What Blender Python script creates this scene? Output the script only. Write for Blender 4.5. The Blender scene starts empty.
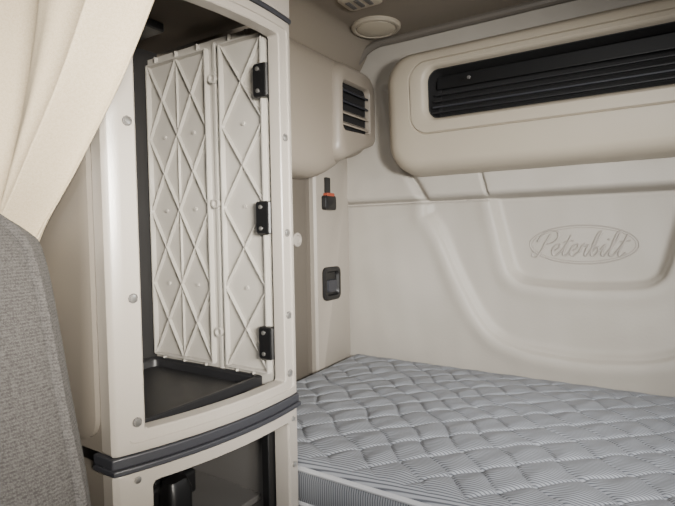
import bpy, math, random
import numpy as np
from mathutils import Vector, Matrix
random.seed(4)
S=0.58; ZC=1.33
col=bpy.context.scene.collection
def W(p): return Vector((p[0]*S,p[1]*S,ZC+p[2]*S))
ORG={}
def tag(o,label=None,cat=None,group=None,kind=None):
    if label: o['label']=label
    if cat: o['category']=cat
    if group: o['group']=group
    if kind: o['kind']=kind
    return o
def empty(name,loc,label,cat,group=None):
    o=bpy.data.objects.new(name,None); col.objects.link(o); o.empty_display_size=.05
    w=W(loc); o.location=w; ORG[o.name]=w.copy()
    return tag(o,label,cat,group)
# ------------------------------------------------------------ materials
def hexc(r,g,b):
    f=lambda c:(c/255)/12.92 if c/255<=.04045 else ((c/255+.055)/1.055)**2.4
    return (f(r),f(g),f(b),1)
def mat(name,c,rough=.5,bump=0,bscale=200,var=.06,vscale=3,metal=0,spec=.5,detail=4):
    m=bpy.data.materials.new(name); m.use_nodes=True
    n=m.node_tree.nodes; l=m.node_tree.links; b=n['Principled BSDF']
    b.inputs['Roughness'].default_value=rough; b.inputs['Metallic'].default_value=metal
    b.inputs['Specular IOR Level'].default_value=spec
    tc=n.new('ShaderNodeTexCoord')
    nz=n.new('ShaderNodeTexNoise'); nz.inputs['Scale'].default_value=vscale; nz.inputs['Detail'].default_value=detail
    l.new(tc.outputs['Object'],nz.inputs['Vector'])
    mx=n.new('ShaderNodeMix'); mx.data_type='RGBA'
    mx.inputs[6].default_value=tuple(v*(1-var) for v in c[:3])+(1,); mx.inputs[7].default_value=tuple(min(1,v*(1+var)) for v in c[:3])+(1,)
    l.new(nz.outputs['Fac'],mx.inputs[0]); l.new(mx.outputs[2],b.inputs['Base Color'])
    if bump:
        n2=n.new('ShaderNodeTexNoise'); n2.inputs['Scale'].default_value=bscale; n2.inputs['Detail'].default_value=2
        l.new(tc.outputs['Object'],n2.inputs['Vector'])
        bp=n.new('ShaderNodeBump'); bp.inputs['Strength'].default_value=bump; bp.inputs['Distance'].default_value=.001
        l.new(n2.outputs['Fac'],bp.inputs['Height']); l.new(bp.outputs['Normal'],b.inputs['Normal'])
    return m
M={}
M['vinyl']=mat('padded_vinyl',hexc(166,160,150),.5,.5,90,spec=.35)
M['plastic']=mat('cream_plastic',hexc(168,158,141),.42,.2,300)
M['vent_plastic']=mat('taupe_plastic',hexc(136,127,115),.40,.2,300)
M['frame']=mat('frame_plastic',hexc(152,146,138),.28,.2,300)
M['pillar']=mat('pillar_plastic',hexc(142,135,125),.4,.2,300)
M['lattice']=mat('lattice_plastic',hexc(154,150,143),.24,.1,200)
M['tan']=mat('tan_plastic',hexc(104,98,90),.5,.2,250)
M['taupe_recess_shade']=mat('recess_shaded_taupe',hexc(88,82,74),.5,.2,250)  # taupe with shade put into the colour so the side recess looks deeper
M['ceil']=mat('ceiling_fabric',hexc(126,117,104),.9,.3,400)
M['black']=mat('black_plastic',hexc(16,16,17),.4,.1,300)
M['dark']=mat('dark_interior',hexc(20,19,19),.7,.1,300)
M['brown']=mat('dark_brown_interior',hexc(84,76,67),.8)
M['band']=mat('slate_trim',hexc(46,47,52),.45,.1,300)
M['grey']=mat('grey_plastic',hexc(88,86,84),.5,.2,300)
M['tray']=mat('tray_plastic',hexc(26,26,28),.45,.2,300)
M['steel']=mat('screw_steel',hexc(190,188,184),.3,metal=.9)
M['orange']=mat('orange_plastic',hexc(140,62,40),.5)
M['emblem']=mat('emblem_shadow_vinyl',hexc(153,147,138),.45)  # wall vinyl tinted darker to stand in for shadow lines around the lettering
M['piping']=mat('white_piping',hexc(178,179,182),.7,.3,500)
M['lens']=mat('light_lens',hexc(184,174,154),.35)
M['floor']=mat('floor_mat',hexc(50,48,46),.9,.4,200)
def fabric(name,c1,c2,scale,strength=.8,rough=.95,dist=.002,rib=0):
    m=bpy.data.materials.new(name); m.use_nodes=True
    n=m.node_tree.nodes; l=m.node_tree.links; b=n['Principled BSDF']
    b.inputs['Roughness'].default_value=rough; b.inputs['Specular IOR Level'].default_value=.15
    b.inputs['Sheen Weight'].default_value=.04
    tc=n.new('ShaderNodeTexCoord'); v=n.new('ShaderNodeTexVoronoi'); v.inputs['Scale'].default_value=scale
    nz=n.new('ShaderNodeTexNoise'); nz.inputs['Scale'].default_value=scale*.35
    l.new(tc.outputs['Object'],v.inputs['Vector']); l.new(tc.outputs['Object'],nz.inputs['Vector'])
    ad=n.new('ShaderNodeMath'); ad.operation='MULTIPLY'; l.new(v.outputs['Distance'],ad.inputs[0]); l.new(nz.outputs['Fac'],ad.inputs[1])
    mr=n.new('ShaderNodeMapRange'); mr.inputs['From Min'].default_value=.05; mr.inputs['From Max'].default_value=.4
    l.new(ad.outputs[0],mr.inputs['Value']); fac=mr.outputs['Result']; hgt=v.outputs['Distance']
    if rib:
        w=n.new('ShaderNodeTexWave'); w.bands_direction='Z'; w.inputs['Scale'].default_value=rib; w.inputs['Distortion'].default_value=2.0
        w.inputs['Detail'].default_value=2; w.inputs['Detail Scale'].default_value=4
        l.new(tc.outputs['Object'],w.inputs['Vector'])
        a2=n.new('ShaderNodeMath'); a2.operation='MULTIPLY_ADD'; l.new(w.outputs['Fac'],a2.inputs[0]); a2.inputs[1].default_value=.35
        a3=n.new('ShaderNodeMath'); a3.operation='MULTIPLY'; l.new(fac,a3.inputs[0]); a3.inputs[1].default_value=.65
        l.new(a3.outputs[0],a2.inputs[2]); fac=a2.outputs[0]; hgt=a2.outputs[0]
    mx=n.new('ShaderNodeMix'); mx.data_type='RGBA'; mx.inputs[6].default_value=c2; mx.inputs[7].default_value=c1
    l.new(fac,mx.inputs[0]); l.new(mx.outputs[2],b.inputs['Base Color'])
    bp=n.new('ShaderNodeBump'); bp.inputs['Strength'].default_value=strength; bp.inputs['Distance'].default_value=dist
    l.new(hgt,bp.inputs['Height']); l.new(bp.outputs['Normal'],b.inputs['Normal'])
    return m
M['seat']=fabric('seat_tweed',hexc(58,56,55),hexc(88,86,84),520,.6,.95,.0013,rib=80)
M['curtain']=fabric('curtain_cloth',hexc(192,176,148),hexc(208,194,168),700,.3,.9,.0008)
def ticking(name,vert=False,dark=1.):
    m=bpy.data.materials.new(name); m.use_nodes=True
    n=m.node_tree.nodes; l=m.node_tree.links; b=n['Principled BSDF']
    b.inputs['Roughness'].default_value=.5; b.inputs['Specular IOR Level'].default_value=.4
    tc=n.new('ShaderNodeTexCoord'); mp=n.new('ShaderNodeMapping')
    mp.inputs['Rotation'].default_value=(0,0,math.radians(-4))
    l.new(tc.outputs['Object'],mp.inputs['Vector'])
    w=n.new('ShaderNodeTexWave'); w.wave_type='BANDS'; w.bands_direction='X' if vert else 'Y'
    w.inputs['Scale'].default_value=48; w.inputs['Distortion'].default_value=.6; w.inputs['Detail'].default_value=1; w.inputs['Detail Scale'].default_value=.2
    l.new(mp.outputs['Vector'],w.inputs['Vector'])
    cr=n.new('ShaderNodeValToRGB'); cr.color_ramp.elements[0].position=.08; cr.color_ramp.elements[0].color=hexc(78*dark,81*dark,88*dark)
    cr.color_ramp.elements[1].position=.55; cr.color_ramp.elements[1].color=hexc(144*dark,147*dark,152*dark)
    l.new(w.outputs['Fac'],cr.inputs['Fac']); l.new(cr.outputs['Color'],b.inputs['Base Color'])
    nz=n.new('ShaderNodeTexNoise'); nz.inputs['Scale'].default_value=350; l.new(tc.outputs['Object'],nz.inputs['Vector'])
    bp=n.new('ShaderNodeBump'); bp.inputs['Strength'].default_value=.4; bp.inputs['Distance'].default_value=.001
    l.new(nz.outputs['Fac'],bp.inputs['Height']); l.new(bp.outputs['Normal'],b.inputs['Normal'])
    return m
M['ticking']=ticking('mattress_ticking')
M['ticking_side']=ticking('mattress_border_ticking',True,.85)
# ------------------------------------------------------------ mesh builder
class MB:
    def __init__(s): s.v=[]; s.f=[]
    def add(s,vs,fs):
        o=len(s.v); s.v+= [tuple(v) for v in vs]; s.f+=[tuple(i+o for i in f) for f in fs]; return s
    def box(s,x0,x1,y0,y1,z0,z1):
        vs=[(x,y,z) for x in (x0,x1) for y in (y0,y1) for z in (z0,z1)]
        return s.add(vs,[(0,1,3,2),(4,6,7,5),(0,4,5,1),(2,3,7,6),(0,2,6,4),(1,5,7,3)])
    def bar(s,a,b,w,t,up):
        a=Vector(a);b=Vector(b);d=(b-a).normalized();up=Vector(up);sd=d.cross(up).normalized()*w;u=up.normalized()*t
        vs=[p+q for p in (a,b) for q in (-sd,sd,sd*.6+u,-sd*.6+u)]
        return s.add(vs,[(0,3,2,1),(4,5,6,7),(0,1,5,4),(1,2,6,5),(2,3,7,6),(3,0,4,7)])
    def tube(s,pts,r,n=8,closed=False):
        pts=[Vector(p) for p in pts]; N=len(pts); rings=[]
        prev=None
        for i,p in enumerate(pts):
            if closed: d=pts[(i+1)%N]-pts[i-1]
            else: d=pts[min(i+1,N-1)]-pts[max(i-1,0)]
            d.normalize()
            if prev is None:
                a=Vector((0,0,1)) if abs(d.z)<.9 else Vector((1,0,0)); u=d.cross(a).normalized()
            else: u=(prev-d*prev.dot(d)).normalized()
            prev=u; w=d.cross(u); R=r(i/(N-1),d) if callable(r) else r
            rings.append([p+(u*math.cos(k*2*math.pi/n)+w*math.sin(k*2*math.pi/n))*R for k in range(n)])
        vs=[q for rr in rings for q in rr]; fs=[]
        for i in range(N if closed else N-1):
            for k in range(n):
                j=(i+1)%N; fs.append((i*n+k,i*n+(k+1)%n,j*n+(k+1)%n,j*n+k))
        if not closed: fs+= [tuple(range(n))[::-1],tuple((N-1)*n+k for k in range(n))]
        return s.add(vs,fs)
    def loft(s,loops,fn,cap0=False,cap1=True,side=14,corner=6):
        rings=[[fn(a,b,l[5]) for a,b in rrect(*l[:5],side,corner)] for l in loops]
        n=len(rings[0]); vs=[q for r in rings for q in r]; fs=[]
        for i in range(len(rings)-1):
            for k in range(n): fs.append((i*n+k,i*n+(k+1)%n,(i+1)*n+(k+1)%n,(i+1)*n+k))
        if cap0: fs.append(tuple(range(n))[::-1])
        if cap1: fs.append(tuple((len(rings)-1)*n+k for k in range(n)))
        return s.add(vs,fs)
    def lathe(s,prof,c,ax,n=32):
        c=Vector(c);ax=Vector(ax).normalized();u=ax.orthogonal().normalized();w=ax.cross(u)
        vs=[];fs=[]
        for r,h in prof:
            for k in range(n):
                a=k*2*math.pi/n; vs.append(c+ax*h+(u*math.cos(a)+w*math.sin(a))*r)
        for i in range(len(prof)-1):
            for k in range(n): fs.append((i*n+k,i*n+(k+1)%n,(i+1)*n+(k+1)%n,(i+1)*n+k))
        fs.append(tuple((len(prof)-1)*n+k for k in range(n))); fs.append(tuple(range(n))[::-1])
        return s.add(vs,fs)
    def grid(s,X,Y,Z):
        r,c=X.shape
        vs=list(zip(X.ravel().tolist(),Y.ravel().tolist(),Z.ravel().tolist()))
        fs=[(i*c+j,i*c+j+1,(i+1)*c+j+1,(i+1)*c+j) for i in range(r-1) for j in range(c-1)]
        return s.add(vs,fs)
    def build(s,name,m,parent=None,bevel=0,angle=35,solid=0,seg=3):
        me=bpy.data.meshes.new(name); vs=[W(v) for v in s.v]
        if parent is not None: org=ORG[parent.name]
        else:
            a=np.array([tuple(v) for v in vs]); org=Vector(((a[:,0].min()+a[:,0].max())/2,(a[:,1].min()+a[:,1].max())/2,a[:,2].min()))
        me.from_pydata([tuple(v-org) for v in vs],[],s.f); me.update()
        import bmesh
        bm=bmesh.new(); bm.from_mesh(me); bmesh.ops.recalc_face_normals(bm,faces=bm.faces); bm.to_mesh(me); bm.free()
        me.polygons.foreach_set('use_smooth',[True]*len(me.polygons)); me.set_sharp_from_angle(angle=math.radians(angle))
        me.materials.append(M[m]); o=bpy.data.objects.new(name,me); col.objects.link(o)
        if parent is not None: o.parent=parent; ORG[o.name]=org
        else: o.location=org; ORG[o.name]=org
        if solid:
            md=o.modifiers.new('solid','SOLIDIFY'); md.thickness=solid; md.offset=0
        if bevel:
            md=o.modifiers.new('bevel','BEVEL'); md.width=bevel; md.segments=seg; md.limit_method='ANGLE'; md.angle_limit=math.radians(40); md.harden_normals=False
        return o
def rrect(a0,a1,b0,b1,r,side=14,corner=6):
    r=max(1e-4,min(r,(a1-a0)/2-1e-4,(b1-b0)/2-1e-4)); pts=[]
    cs=[(a1-r,b0+r,-90),(a1-r,b1-r,0),(a0+r,b1-r,90),(a0+r,b0+r,180)]
    def cp(c,k): t=math.radians(c[2]+90*k/corner); return (c[0]+r*math.cos(t),c[1]+r*math.sin(t))
    for i in range(4):
        arc=[cp(cs[i],k) for k in range(corner+1)]; nx=cp(cs[(i+1)%4],0)
        pts+=arc
        for k in range(1,side): pts.append(tuple(arc[-1][q]+(nx[q]-arc[-1][q])*k/side for q in (0,1)))
    return pts
def sm(a,b,x): t=min(1,max(0,(x-a)/(b-a))); return t*t*(3-2*t)
def spline(pts,n=8):
    P=[Vector(p) for p in pts]; P=[P[0]*2-P[1]]+P+[P[-1]*2-P[-2]]; out=[]
    for i in range(1,len(P)-2):
        for k in range(n):
            t=k/n; out.append(.5*((2*P[i])+(P[i+1]-P[i-1])*t+(2*P[i-1]-5*P[i]+4*P[i+1]-P[i+2])*t*t+(3*P[i]-P[i-1]-3*P[i+1]+P[i+2])*t**3))
    out.append(P[-2]); return out
FL=-ZC/S; CEN=-.43; XL=-2.21; XR=1.35; YB=3.57
# ------------------------------------------------------------ back wall (padded height field)
def segd(X,Z,a,b):
    ax,az=a;bx,bz=b;dx,dz=bx-ax,bz-az
    t=np.clip(((X-ax)*dx+(Z-az)*dz)/(dx*dx+dz*dz),0,1)
    return np.hypot(X-ax-t*dx,Z-az-t*dz)
def sdf(X,Z,poly):
    d=np.full(X.shape,9.);ins=np.zeros(X.shape,bool)
    n=len(poly)
    for i in range(n):
        a=poly[i];b=poly[(i+1)%n]; d=np.minimum(d,segd(X,Z,a,b))
        c=((a[1]>Z)!=(b[1]>Z)); 
        with np.errstate(divide='ignore',invalid='ignore'):
            xx=(b[0]-a[0])*(Z-a[1])/((b[1]-a[1]) if b[1]!=a[1] else 1e-9)+a[0]
        ins^=(c&(X<xx))
    return np.where(ins,-d,d)
def mirror(h): return h+[(2*CEN-x,z) for x,z in reversed(h)]
def smoothpoly(h):
    pts=spline([(x,0,z) for x,z in h],6); return [(p.x,p.z) for p in pts]
outer=mirror(smoothpoly([(-1.49,.12),(-1.45,.08),(-1.38,-.04),(-1.25,-.34),(-1.10,-.62),(-.97,-.76),(-.78,-.83),(-.5,-.86)]))
outer=[(-1.52,.5)]+outer+[(2*CEN+1.52,.5)]
inner=mirror(smoothpoly([(-1.05,.5),(-1.02,.23),(-.965,-.02),(-.905,-.25),(-.86,-.33),(-.76,-.375),(-.5,-.395)]))
def depth(X,Z):
    d=np.zeros(X.shape)
    st=lambda s,w:1/(1+np.exp(np.clip(s/w,-30,30)))
    low=1/(1+np.exp(np.clip((Z-.227)/.008,-30,30)))
    so=sdf(X,Z,outer); si=sdf(X,Z,inner)
    d+=low*(-.060*st(so+.01,.013)-.012*np.exp(-(so/.010)**2)+.012*np.exp(-((so-.06)/.06)**2))
    d+=low*(-.085*st(si+.01,.010)-.012*np.exp(-(si/.009)**2)+.010*np.exp(-((si-.06)/.055)**2))
    d+=.05*(1-low)*np.clip((Z-.22)/.05,0,1)**.5
    d-=.042*np.exp(-((Z-.222)/.012)**2)
    d+=.030*low*np.clip((.22-Z)/.12,0,1)*np.exp(-((X+1.85)/.35)**2)*np.exp(-((Z+.35)/.5)**2)
    for a,b in [((-1.10,.55),(-1.02,.25)),((2*CEN+1.10,.55),(2*CEN+1.02,.25))]:
        d-=.028*np.exp(-(segd(X,Z,a,b)/.010)**2)
    for sg in (1,-1):
        f=lambda x:x if sg==1 else 2*CEN-x
        q=segd(X,Z,(f(-1.80),1.1),(f(-1.72),.62)); q=np.minimum(q,segd(X,Z,(f(-1.72),.62),(f(-1.50),.25)))
        d-=.05*np.exp(-(q/.03)**2)
    d+=.004*np.sin(X*9+Z*5)*np.sin(Z*8-X*3)+.0015*np.sin(X*23-Z*14)*np.sin(Z*19+X*7)
    up=np.clip(Z-1.22,0,1); d+=1.6*up**2
    return d
nx,nz=520,400
X,Z=np.meshgrid(np.linspace(XL-.05,XR+.05,nx),np.linspace(-1.35,1.52,nz))
MB().grid(X,YB-depth(X,Z),Z).build('wall_back','vinyl',angle=180); tag(bpy.data.objects['wall_back'],kind='structure')
def wy(x,z): return YB-float(depth(np.array([[x]]),np.array([[z]]))[0,0])
# other structure
def st(o): return tag(o,kind='structure')
st(MB().box(XL-.1,XL,-.6,YB+.05,FL,1.6).build('wall_left','taupe_recess_shade'))
st(MB().box(XR,XR+.1,-.6,YB+.05,FL,1.6).build('wall_right','plastic'))
st(MB().box(XL-.1,XR+.1,-3,YB+.05,FL-.1,FL).build('floor','floor'))
xs=np.linspace(XL,XR,160); ys=np.linspace(-.6,YB-.08,30); X,Y=np.meshgrid(xs,ys)
Z=1.45+0*X
t=np.clip((-1.86-X)/.20,0,1); Z-=.22*t*t*(3-2*t)
st(MB().grid(X,Y,Z).build('ceiling','ceil',angle=180))
tr=MB()
tr.tube(spline([(-2.03,3.44,1.30),(-1.86,3.44,1.42),(-1.5,3.44,1.43),(0,3.44,1.43),(XR,3.44,1.43)],10),.03,10)
st(tr.build('trim_1','tan'))
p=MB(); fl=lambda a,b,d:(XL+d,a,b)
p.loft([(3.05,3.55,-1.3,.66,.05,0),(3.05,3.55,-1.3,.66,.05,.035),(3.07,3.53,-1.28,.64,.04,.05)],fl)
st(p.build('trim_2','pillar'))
p=MB().loft([(2.2,2.98,-1.2,.5,.05,0),(2.2,2.98,-1.2,.5,.05,.02),(2.22,2.96,-1.18,.48,.04,.03)],fl)
st(p.build('trim_3','taupe_recess_shade'))
# ------------------------------------------------------------ emblem
em=empty('emblem',(CEN,wy(CEN,-.12)-.01,-.25),'raised oval emblem with script lettering centred low on the padded back wall','emblem')
ex,ez,rx,rz=CEN-.010,-.112,.332,.130
for g,nm in ((0,'oval_ring'),(-.016,'inner_ring')):
    pts=[(ex+(rx+g)*math.cos(a),wy(ex+rx*math.cos(a),ez+rz*math.sin(a))-.0005,ez+(rz+g)*math.sin(a)) for a in [k*2*math.pi/96 for k in range(96)]]
    MB().tube(pts,.0045 if g==0 else .0028,8,True).build(nm,'emblem',em)
strokes=[
 [(.80,2.0),(.60,1.3),(.42,.4),(.12,-.18),(-.25,-.10),(-.32,.15)],[(-.15,1.25),(.05,1.85),(.65,2.25),(1.35,2.15),(1.55,1.65),(1.2,1.18),(.6,1.05)],
]
def lt(ox,ls): 
    for l in ls: strokes.append([(x+ox,y) for x,y in l])
E=[[(.0,.42),(.34,.50),(.60,.78),(.46,1.04),(.18,.88),(.06,.45),(.22,.04),(.48,.0),(.78,.3)]]
T=[[(0,.3),(.3,.9),(.50,1.85)],[(.50,1.85),(.33,.9),(.28,.2),(.48,-.02),(.8,.3)],[(.05,1.25),(.85,1.35)]]
x0=1.35
lt(x0,E); lt(x0+.78,T); lt(x0+1.55,E); lt(x0+2.35,[[(0,.3),(.20,1.05),(.34,.84),(.60,.94),(.52,.3),(.65,-.02),(.9,.3)]])
lt(x0+3.2,[[(0,.3),(.34,1.3),(.46,2.15),(.24,1.9),(.14,.9),(.18,.15),(.45,-.02),(.70,.35),(.55,.78),(.25,.5)]])
lt(x0+4.12,[[(-.1,.4),(.18,.98),(.12,.25),(.30,-.02),(.58,.3)],[(.28,1.38),(.34,1.50)]])
lt(x0+4.68,[[(0,.3),(.38,1.4),(.46,2.15),(.24,1.85),(.16,.5),(.34,-.02),(.65,.3)]]); lt(x0+5.3,T)
mb=MB(); sc=.0735
for s_ in strokes:
    pts=[]
    for q in spline([(x,0,y) for x,y in s_],7):
        x=ex+(q.x-3.72+.30*(q.z-1))*sc; z=ez+(q.z-1.0)*sc*1.02
        pts.append((x,wy(x,z)-.0005,z))
    mb.tube(pts,lambda t,d:(.005+.0035*abs(d.z)),8)
mb.build('lettering','emblem',em)
# ------------------------------------------------------------ overhead cabinet on back wall
oc=empty('overhead_cabinet',(CEN,3.5,.42),'long rounded cream overhead cabinet with a black slatted opening on back wall','cabinet')
mr=lambda a:2*CEN-a
fb=lambda a,b,d:(a,YB-d+.06*(.85-b)*min(1,d*4),b)
def L(a,b0,b1,r,d): return (a,mr(a),b0,b1,r,d)
MB().loft([L(-1.68,.40,1.24,.2,-.02),L(-1.68,.40,1.24,.2,.10),L(-1.67,.41,1.235,.2,.22),L(-1.65,.425,1.225,.19,.29),L(-1.61,.455,1.20,.17,.33),L(-1.565,.49,1.18,.15,.345),
  L(-1.47,.655,1.145,.13,.350),L(-1.462,.662,1.14,.125,.336),L(-1.455,.670,1.135,.12,.350),
  L(-1.375,.735,1.11,.10,.355),L(-1.36,.745,1.10,.09,.348),L(-1.345,.76,1.09,.08,.325),L(-1.34,.765,1.085,.08,.05)],fb,cap1=False,side=30,corner=10).build('body','plastic',oc,angle=40)
MB().loft([L(-1.35,.755,1.095,.08,.30),L(-1.34,.765,1.085,.08,.295),L(-1.335,.77,1.08,.075,.12),L(-1.32,.78,1.07,.07,.10)],fb).build('interior_liner','dark',oc)
for z in (.80,.842,.884,.93):
    m=MB(); m.box(-1.32,mr(-1.32),YB-.30+(z-.8)*.35,YB-.28+(z-.8)*.35,z-.006,z+.006); m.build('slat','band' if z==.842 else 'tray',oc,bevel=.002)
MB().box(-1.32,mr(-1.32),YB-.2,YB-.19,.98,1.07).build('back_rail','black',oc,bevel=.003)
m=MB().lathe([(.012,0),(.012,.01),(.008,.014)],(-1.06,YB-.295,1.0),(0,-1,0),20); m.build('glint_disc','grey',oc)  # small grey disc standing in for a glint inside the dark opening
# ------------------------------------------------------------ corner cabinet with vent on left wall
cc=empty('corner_cabinet',(-2.1,3.0,.42),'rounded taupe upper corner cabinet with a small louvred vent on left wall','cabinet')
def fc(a,b,d):
    rise=.22*sm(2.85,3.5,a)*(1-min(1,max(0,(b-.42)/.6)))
    return (XL+d,a,b+rise)
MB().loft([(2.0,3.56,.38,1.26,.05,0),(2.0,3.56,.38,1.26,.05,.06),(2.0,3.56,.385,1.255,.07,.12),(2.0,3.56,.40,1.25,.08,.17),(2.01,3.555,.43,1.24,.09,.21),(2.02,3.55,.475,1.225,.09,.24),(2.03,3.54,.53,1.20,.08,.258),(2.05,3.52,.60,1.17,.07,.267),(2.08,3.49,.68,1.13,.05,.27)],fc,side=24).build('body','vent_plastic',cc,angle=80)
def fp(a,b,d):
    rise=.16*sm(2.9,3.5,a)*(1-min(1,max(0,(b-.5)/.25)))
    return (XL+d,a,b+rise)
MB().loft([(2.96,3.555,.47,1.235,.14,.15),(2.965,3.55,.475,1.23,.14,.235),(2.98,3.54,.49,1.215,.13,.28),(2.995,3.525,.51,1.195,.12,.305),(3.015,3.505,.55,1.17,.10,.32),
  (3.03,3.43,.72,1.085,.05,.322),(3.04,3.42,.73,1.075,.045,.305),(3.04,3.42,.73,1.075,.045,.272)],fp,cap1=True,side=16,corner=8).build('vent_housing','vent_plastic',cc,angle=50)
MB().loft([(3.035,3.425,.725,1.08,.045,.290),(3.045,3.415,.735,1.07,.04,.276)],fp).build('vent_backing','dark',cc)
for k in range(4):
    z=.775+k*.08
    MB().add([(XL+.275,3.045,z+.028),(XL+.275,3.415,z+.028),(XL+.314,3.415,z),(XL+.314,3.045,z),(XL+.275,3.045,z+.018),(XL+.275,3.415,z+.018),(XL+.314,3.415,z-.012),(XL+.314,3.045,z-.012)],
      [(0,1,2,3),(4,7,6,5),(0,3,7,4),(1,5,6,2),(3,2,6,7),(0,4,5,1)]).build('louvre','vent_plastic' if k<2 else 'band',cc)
# ------------------------------------------------------------ latch and belt clip on pillar
la=empty('latch',(XL+.05,3.25,-.53),'black recessed pull latch on the cream pillar beside the mattress','latch')
MB().loft([(3.13,3.37,-.53,-.27,.05,.048),(3.13,3.37,-.53,-.27,.05,.065),(3.145,3.355,-.515,-.285,.04,.072),(3.165,3.335,-.495,-.305,.03,.07),(3.175,3.325,-.485,-.315,.03,.052)],fl,side=6).build('bezel','black',la)
MB().loft([(3.19,3.31,-.47,-.37,.02,.052),(3.195,3.305,-.465,-.375,.02,.068)],fl,side=4).build('handle','band',la)
be=empty('belt_clip',(XL+.05,3.22,.16),'small black strap clip with orange tab high on the cream pillar','clip')
MB().loft([(3.14,3.29,.17,.28,.02,.048),(3.14,3.29,.17,.28,.02,.085),(3.15,3.28,.18,.27,.02,.092)],fl,side=4).build('buckle','black',be)
MB().loft([(3.165,3.265,.272,.30,.01,.05),(3.165,3.265,.272,.30,.01,.088)],fl,side=4).build('tab','orange',be,bevel=.001)
MB().loft([(3.18,3.25,.29,.42,.01,.048),(3.18,3.25,.29,.42,.01,.06)],fl,side=4).build('strap','black',be)
gr=MB().lathe([(.05,-.04),(.05,.015),(.035,.02),(.028,.008)],(XL+.03,2.84,-.05),(1,0,0),24).build('grommet','frame'); tag(gr,'small round plastic grommet on the tan side wall behind cabinet','grommet')
# ------------------------------------------------------------ ceiling lights
dl=empty('dome_light',(-1.70,3.18,1.43),'round cream dome light on the ceiling above corner cabinet','light')
c0=(-1.70,3.19,1.448)
nrm=(0,0,-1)
MB().lathe([(.175,-.01),(.175,.012),(.165,.022),(.148,.024),(.14,.016)],c0,nrm,48).build('bezel','plastic',dl)
MB().lathe([(.14,.008),(.133,.022),(.10,.030),(.05,.034)],c0,nrm,48).build('lens','lens',dl)
rl=empty('reading_light',(-1.60,2.78,1.42),'small cream swivel reading lamp at the top edge of ceiling','light')
frr=lambda a,b,d:(a,b,1.452-d)
MB().loft([(-1.70,-1.46,2.66,2.86,.04,0),(-1.70,-1.46,2.66,2.86,.04,.02),(-1.68,-1.48,2.68,2.84,.03,.03)],frr,side=4).build('base','plastic',rl)
for k in range(3):
    MB().box(-1.66+k*.06,-1.63+k*.06,2.71,2.81,1.415,1.425).build('switch','grey',rl,bevel=.002)
# ------------------------------------------------------------ tall storage cabinet (upper)
Y0,Y1=.90,1.72
def fx(y): return -1.43+.125*(y-.9)+.055*(1-((y-1.31)/.41)**2)
def ff(a,b,d): return (fx(a)-d,a,b)
sc_=empty('storage_cabinet',(-1.8,1.3,-.74),'tall open cream storage cabinet with latticed inner wall and black hinges','cabinet')
MB().loft([(Y0+.01,Y1,-.70,.885,.012,.07),(Y0+.005,Y1,-.70,.885,.012,.012),(Y0+.012,Y1-.007,-.697,.882,.01,.003),(Y0+.02,Y1-.014,-.69,.877,.01,0),
   (Y0+.050,Y1-.028,-.668,.85,.02,0),(Y0+.053,Y1-.031,-.665,.847,.02,.006),
   (Y0+.098,Y1-.082,-.635,.822,.012,.006),(Y0+.103,Y1-.087,-.63,.817,.012,.010),(Y0+.105,Y1-.089,-.628,.815,.012,.03),(Y0+.105,Y1-.089,-.628,.815,.012,.06),
   (Y0+.01,Y1,-.70,.885,.012,.06)],ff,cap1=False,side=30,corner=8).build('front_frame','frame',sc_,angle=25)
def strip(y0,y1,z0,z1,d0,d1,n=16):
    m=MB(); ysn=[y0+(y1-y0)*k/n for k in range(n+1)]
    pts=[(fx(y)-d0,y) for y in ysn]+[(fx(y)-d1,y) for y in reversed(ysn)]; N=len(pts)
    vs=[(x,y,z0) for x,y in pts]+[(x,y,z1) for x,y in pts]
    fs=[tuple(range(N)),tuple(range(N,2*N))[::-1]]+[(i,(i+1)%N,N+(i+1)%N,N+i) for i in range(N)]
    return m.add(vs,fs)
bt=strip(Y0-.002,Y1+.002,-.735,-.70,-.006,.1); b2=strip(Y0-.004,Y1+.004,-.755,-.735,-.016,.1); bt.add(b2.v,b2.f)
bt.build('belt_trim','band',sc_,bevel=.003)
strip(Y0,Y1+.003,.885,.905,-.004,.1).build('top_trim','band',sc_,bevel=.003)
strip(Y0,Y1,.905,1.44,0,.1).build('header_panel','frame',sc_,bevel=.006)
MB().box(XL+.01,-1.46,Y0+.01,Y0+.04,-.70,1.40).build('side_panel','tan',sc_,bevel=.004)
fs_=lambda a,b,d:(a,Y0+.012-d,b)
MB().loft([(XL+.05,-1.50,-.66,.84,.08,0),(XL+.05,-1.50,-.66,.84,.08,.018),(XL+.07,-1.52,-.64,.82,.07,.026)],fs_,side=10).build('side_panel_inset','tan',sc_)
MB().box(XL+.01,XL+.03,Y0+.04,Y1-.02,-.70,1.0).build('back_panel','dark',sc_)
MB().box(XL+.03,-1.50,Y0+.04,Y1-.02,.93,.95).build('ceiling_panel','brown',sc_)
MB().box(-2.0,-1.84,1.30,1.48,.89,.93).build('ceiling_catch','black',sc_,bevel=.004)
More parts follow.
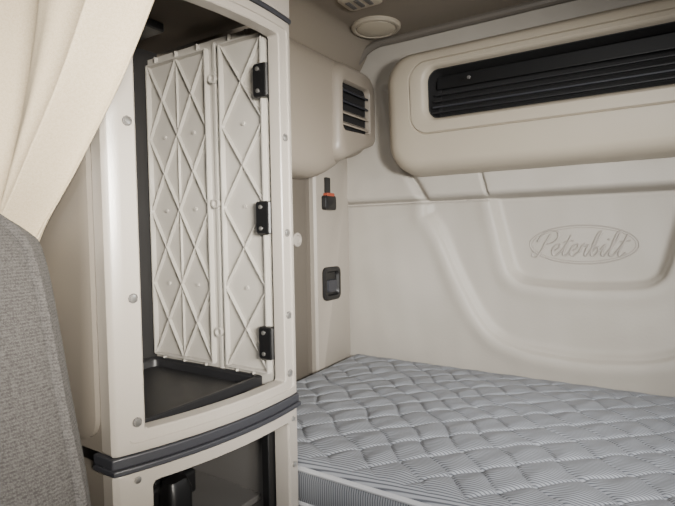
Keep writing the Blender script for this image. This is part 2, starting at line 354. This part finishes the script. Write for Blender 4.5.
# lattice wall (rear inner side)
YL=1.64
lm=MB(); lm.box(XL+.035,-1.40,YL,Y1-.01,-.66,.88)
UP=(0,-1,0)
for xa,xb,nc in ((-2.16,-1.745,2),(-1.655,-1.41,1)):
    za,zb_=-.60,.84; nr=4
    dw=(xb-xa)/(nc*2); dh=(zb_-za)/(nr*2)
    P_=lambda i,j:(xa+i*dw,za+j*dh)
    for i in range(nc*2):
        for j in range(nr*2+1):
            if (i+j)%2==0:
                for dj in (1,-1):
                    if 0<=j+dj<=nr*2:
                        a=P_(i,j);b=P_(i+1,j+dj)
                        lm.bar((a[0],YL,a[1]),(b[0],YL,b[1]),.0030,.018,UP)
    for i in range(nc*2+1):
        if i in (0,nc*2) or (nc==2 and i==2):
            a=P_(i,0);b=P_(i,nr*2); lm.bar((a[0],YL,a[1]),(b[0],YL,b[1]),.0022 if 0<i<nc*2 else .006,.012 if 0<i<nc*2 else .024,UP)
        for j in range(nr*2+1):
            if 0<i<nc*2 and 0<j<nr*2 and (i+j)%2==1 and i%2==1:
                c=P_(i,j); lm.lathe([(.009,0),(.009,.008),(.006,.008)],(c[0],YL,c[1]),UP,10)
    for z in (za,zb_): lm.bar((xa,YL,z),(xb,YL,z),.006,.024,UP)
lm.bar((-1.70,YL,-.62),(-1.70,YL,.86),.012,.010,UP)
for z in (.70,.14,-.45):
    lm.lathe([(.022,0),(.022,.020),(.015,.020),(.012,.01)],(-1.70,YL-.006,z),UP,16)
for x in (-2.1,-1.95,-1.8,-1.6,-1.5):
    lm.bar((x,YL,-.655),(x,YL,-.60),.004,.018,UP); lm.bar((x,YL,.84),(x,YL,.875),.004,.018,UP)
lm.build('lattice_wall','lattice',sc_,angle=20)
for z in (.636,.065,-.467):
    h=MB().loft([(-1.475,-1.405,z-.07,z+.07,.012,0),(-1.475,-1.405,z-.07,z+.07,.012,.02),(-1.470,-1.410,z-.065,z+.065,.01,.026)],lambda a,b,d:(a+.037,YL-.02-d,b),cap0=True,side=3).build('hinge','black',sc_)
    MB().tube([(-1.372,YL-.035,z-.065),(-1.372,YL-.035,z+.065)],.012,10).build('hinge_pin','black',h)
    for zz in (z-.045,z+.045): MB().lathe([(.009,0),(.009,.004),(.005,.006)],(-1.408,YL-.046,zz),UP,12).build('screw','steel',h)
for y,zs in ((Y0+.078,(.36,-.20,-.60)),(Y1-.056,(.40,.0,-.35,-.60))):
    for z in zs:
        MB().lathe([(.016,.0),(.016,.003),(.012,.004)],(fx(y)-.006,y,z),(1,-.1,0),16).build('screw_washer','grey',sc_)
        MB().lathe([(.012,.003),(.011,.007),(.005,.008)],(fx(y)-.006,y,z),(1,-.1,0),14).build('screw','steel',sc_)
tf=lambda a,b,d:(a,b,d)
MB().loft([(XL+.04,-1.45,Y0+.05,YL,.02,-.66),(XL+.04,-1.45,Y0+.05,YL,.02,-.625),(XL+.045,-1.455,Y0+.055,YL-.005,.02,-.62),(XL+.06,-1.47,Y0+.07,YL-.02,.03,-.62),(XL+.07,-1.48,Y0+.08,YL-.03,.03,-.63),(XL+.08,-1.49,Y0+.09,YL-.04,.03,-.69)],tf,cap0=True,side=8).build('tray','tray',sc_)
# ------------------------------------------------------------ base cabinet (lower)
bc=empty('base_cabinet',(-1.8,1.3,FL),'cream lower cabinet with dark open front beneath the slate grey band','cabinet')
zb=FL+.02
MB().loft([(Y0+.01,Y1,zb,-.757,.012,.07),(Y0+.005,Y1,zb,-.757,.012,.012),(Y0+.015,Y1-.01,zb+.01,-.760,.01,.003),(Y0+.02,Y1-.016,zb+.02,-.763,.01,0),
   (Y0+.115,Y1-.075,zb+.15,-.803,.02,0),(Y0+.12,Y1-.08,zb+.16,-.808,.02,.008),(Y0+.123,Y1-.083,zb+.17,-.811,.02,.03),(Y0+.123,Y1-.083,zb+.17,-.811,.02,.075),(Y0+.01,Y1,zb,-.757,.012,.075)],ff,cap1=False,side=30,corner=8).build('front_frame','frame',bc,angle=25)
MB().box(XL+.01,-1.46,Y0+.01,Y0+.04,zb,-.757).build('side_panel','tan',bc)
MB().box(XL+.01,XL+.03,Y0+.04,Y1-.02,zb,-.757).build('back_panel','grey',bc)
MB().box(XL+.03,-1.42,Y1-.06,Y1-.02,zb,-.757).build('inner_side_panel','grey',bc)
MB().box(-1.44,-1.40,Y1-.12,Y1-.062,zb+.1,-.80).build('door_gasket','black',bc,bevel=.003)
MB().box(XL+.03,-1.5,Y0+.04,Y1-.06,-1.20,-1.17).build('shelf','grey',bc,bevel=.003)
for y,zs in ((Y0+.07,(-.785,)),(Y1-.045,(-.80,-1.0))):
    for z in zs: MB().lathe([(.012,0),(.011,.006),(.005,.008)],(fx(y),y,z),(1,-.1,0),14).build('screw','steel',bc)
pb=empty('plug_block',(-1.85,1.35,-1.17),'black connector block with prongs standing inside the lower cabinet','connector')
MB().box(-1.93,-1.76,1.24,1.52,-1.169,-1.06).build('housing','black',pb,bevel=.01)
for k in range(4):
    h_=(-.96,-.92,-1.0,-.95)[k]; y_=1.25+k*.066
    MB().loft([(-1.90,-1.79,y_,y_+.036,.012,-1.06),(-1.90,-1.79,y_,y_+.036,.012,h_-.01),(-1.88,-1.81,y_+.007,y_+.029,.01,h_)],tf,side=3).build('prong','black',pb)
MB().loft([(-1.759,-1.66,1.30,1.42,.03,-1.169),(-1.759,-1.66,1.30,1.42,.03,-1.07),(-1.75,-1.68,1.315,1.405,.02,-1.03)],tf,cap0=True,side=4).build('plug','black',pb)
# ------------------------------------------------------------ mattress and bunk base
ma=empty('mattress',(CEN,2.66,-1.245),'grey and white striped quilted mattress lying along the back wall','mattress')
mx0,mx1,my0,my1=-2.09,XR-.03,1.76,3.49
X,Y=np.meshgrid(np.linspace(mx0,mx1,640),np.linspace(my0,my1,350))
e=np.minimum(np.minimum(X-mx0,mx1-X),np.minimum(Y-my0,my1-Y)); R=.05
roll=np.where(e<R,R-np.sqrt(np.clip(R*R-(R-e)**2,0,None)),0)
px,py=.235,.215
wob=.022*np.sin(X*5.1+Y*2)+.016*np.sin(Y*7.3+X)+.010*np.sin(X*13-Y*9)
u=(X+wob)/px; v=(Y+wob*.8)/py
a=np.abs(np.sin(math.pi*(u+v))); b=np.abs(np.sin(math.pi*(u-v)))
q=np.minimum(a,b); puff=.013*(np.clip(a*b,0,1)**.5)-.006*np.exp(-(q/.12)**2)-.006*np.exp(-((a*a+b*b)/.06))
puff+=.003*np.sin(X*31+Y*17)*np.sin(Y*27-X*11)+.0012*np.sin(X*60-Y*45)
fade=np.clip((e-.02)/.08,0,1)
rear=np.clip((Y-my0)/(my1-my0),0,1)*.03
Zm=-1.0-.022-roll*.9+puff*fade+.016*np.sin(X*2.3+.5)*np.sin(Y*1.9)*fade+.02*np.clip(e/.4,0,1)+rear
top=MB().grid(X,Y,Zm).build('quilted_top','ticking',ma,angle=180)
zt=-1.067
def lift(y): return .03*max(0,min(1,(y-my0)/(my1-my0)))
per=lambda g,z,r=.05,k=0:[(a_,b_,z+k*lift(b_)) for a_,b_ in rrect(mx0-g,mx1+g,my0-g,my1+g,r,30,6)]
fm=lambda a,b,d:(a,b,d+(lift(b) if d>-1.1 else 0))
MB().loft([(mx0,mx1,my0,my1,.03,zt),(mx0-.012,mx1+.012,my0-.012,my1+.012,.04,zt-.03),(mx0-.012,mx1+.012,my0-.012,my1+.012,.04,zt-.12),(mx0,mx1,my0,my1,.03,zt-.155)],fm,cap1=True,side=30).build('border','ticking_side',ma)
MB().tube(per(.002,zt+.004,k=1),.012,8,True).build('piping','piping',ma)
MB().tube(per(0,zt-.155),.012,8,True).build('piping','piping',ma)
bb=empty('bunk_base',(CEN,2.66,FL),'grey bunk base box beneath the striped mattress','bunk base')
MB().box(XL+.06,XR-.01,1.74,3.5,-1.30,-1.245).build('deck','grey',bb,bevel=.01)
MB().box(XL+.06,XR-.01,1.80,3.5,FL+.01,-1.30).build('box','band',bb,bevel=.01)
# ------------------------------------------------------------ seat
se=empty('seat',(-1.52,.48,FL),'grey tweed cab seat with a rounded upholstered backrest at left','seat')
SX=1.52
prof=[(.090,-1.42),(.085,-1.36),(.070,-1.30),(.043,-1.24),(-.005,-1.185),(-.11,-1.120),(-.35,-1.035),(-.55,-.965),(-.8,-.925),(-1.1,-.92),(-1.25,-.94),(-1.29,-1.0)]
pz=spline([(x,0,z) for z,x in prof],5); vs=[];N=56;fs=[]
for r_,p_ in enumerate(pz):
    hw=max(.02,p_.x+SX); dz=.09-p_.z
    hy=.18*min(1,(max(0,dz)/.10+.02))**.5; cy=.47-.02*dz
    for k in range(N):
        t=2*math.pi*k/N; c,s_=math.cos(t),math.sin(t); ex_=.55
        vs.append((-SX+hw*math.copysign(abs(c)**ex_,c),cy+hy*math.copysign(abs(s_)**ex_,s_),p_.z))
for i in range(len(pz)-1):
    for k in range(N): fs.append((i*N+k,i*N+(k+1)%N,(i+1)*N+(k+1)%N,(i+1)*N+k))
fs+=[tuple(range(N)),tuple((len(pz)-1)*N+k for k in range(N))]
MB().add(vs,fs).build('backrest','seat',se,angle=70)
pp=[]
for p_ in pz[8:-6]:
    hw=p_.x+SX; dz=.09-p_.z; hy=.18*min(1,dz/.10+.02)**.5
    t=math.radians(16); ex_=.55
    pp.append((-SX+(hw+.002)*math.cos(t)**ex_,.47-.02*dz+(hy+.002)*math.sin(t)**ex_,p_.z))
MB().tube(pp,.012,8).build('piping','seat',se)
MB().loft([(-2.10,-1.10,-.35,.55,.12,-1.62),(-2.12,-1.07,-.38,.58,.14,-1.56),(-2.12,-1.07,-.38,.58,.14,-1.36),(-2.08,-1.12,-.33,.53,.12,-1.30)],tf,cap0=True,side=8).build('cushion','seat',se)
MB().box(-1.90,-1.30,-.15,.4,FL+.005,-1.6).build('pedestal','black',se,bevel=.01)
# ------------------------------------------------------------ curtain
cu=empty('curtain',(-1.7,.8,-.3),'cream fabric curtain gathered in diagonal folds behind the grey seat','curtain')
re=[(1.38,-.68),(1.1,-.77),(.8,-.93),(.58,-1.085),(.416,-1.225),(.29,-1.365),(.15,-1.52),(.037,-1.66),(-.1,-1.76),(-.3,-1.80)]
le=[(1.38,-2.12),(.6,-2.12),(.3,-2.12),(.1,-2.1),(-.1,-2.06),(-.3,-2.04)]
zr=np.linspace(1.38,-.3,110); f=lambda T:np.interp(zr,[a[0] for a in T][::-1],[a[1] for a in T][::-1])
def smoo(a_):
    k=np.ones(9)/9; return np.convolve(np.pad(a_,4,mode='edge'),k,'valid')
rr_=smoo(f(re)); ll=smoo(f(le)); U=np.linspace(0,1,260)
X=np.zeros((110,260));Y=X.copy();Z=X.copy()
for i,z in enumerate(zr):
    k=sm(.9,0,z)
    X[i]=rr_[i]+(ll[i]-rr_[i])*U
    ph=U*2*math.pi*4.2+.9*np.sin(z*2.4)+1.4*np.sin(U*6+.5+z*.6)
    s1=np.sin(ph)
    Y[i]=.79+.066*s1*(.75+.25*np.sin(U*11+z))+.006*np.sin(ph*2.3+z*2)
    X[i]+=.024*np.cos(ph)*(1-.6*k)
    Z[i]=z-.06*np.sin(U*math.pi)*k
MB().grid(X,Y,Z).build('cloth','curtain',cu,angle=180,solid=.003)
MB().tube([(-2.15,.81,1.405),(-.6,.81,1.405)],.018,10).build('track','grey',cu)
# ------------------------------------------------------------ camera
yaw=math.radians(32.8);pit=math.atan(21/500);rho=.017
Fh=Vector((-math.sin(yaw),math.cos(yaw),0));Rh=Vector((math.cos(yaw),math.sin(yaw),0));U_=Vector((0,0,1))
fw=(Fh*math.cos(pit)-U_*math.sin(pit)).normalized();up=(U_*math.cos(pit)+Fh*math.sin(pit)).normalized()
rt=(Rh*math.cos(rho)-up*math.sin(rho)).normalized();up=(up*math.cos(rho)+Rh*math.sin(rho)).normalized()
cam=bpy.data.cameras.new('camera');co=bpy.data.objects.new('camera',cam);col.objects.link(co)
mt=Matrix((rt,up,-fw)).transposed().to_4x4(); mt.translation=W((0,0,0)); co.matrix_world=mt
cam.lens=500/675*36;cam.sensor_width=36;cam.clip_start=.02
bpy.context.scene.camera=co
# ------------------------------------------------------------ light
w=bpy.data.worlds.new('world');bpy.context.scene.world=w;w.use_nodes=True
bg=w.node_tree.nodes['Background'];bg.inputs[0].default_value=(.9,.94,1,1);bg.inputs[1].default_value=.13
def area(name,loc,tgt,size,power,c,sy=None,spread=180):
    l=bpy.data.lights.new(name,'AREA');l.energy=power;l.size=size;l.color=c;l.spread=math.radians(spread)
    if sy: l.shape='RECTANGLE';l.size_y=sy
    o=bpy.data.objects.new(name,l);col.objects.link(o);o.location=W(loc)
    o.rotation_euler=(W(tgt)-W(loc)).to_track_quat('-Z','Y').to_euler()
area('windshield_light',(.1,-1.3,.5),(-.1,2.8,-.7),.6,17,(1,.985,.96),.35)
area('side_window_light',(1.25,.5,.3),(-1.7,3.5,-.4),.28,15,(1,.98,.95),.2,65)
area('relief_fill_light',(1.3,2.3,.35),(-1.0,3.3,-.7),.25,6,(.97,.985,1),.2,120)  # added fill lamp, grazes the back wall to bring out its relief
area('door_window_light',(1.1,-.2,.35),(-1.4,1.2,.1),.4,12,(1,.94,.84),.3,50)
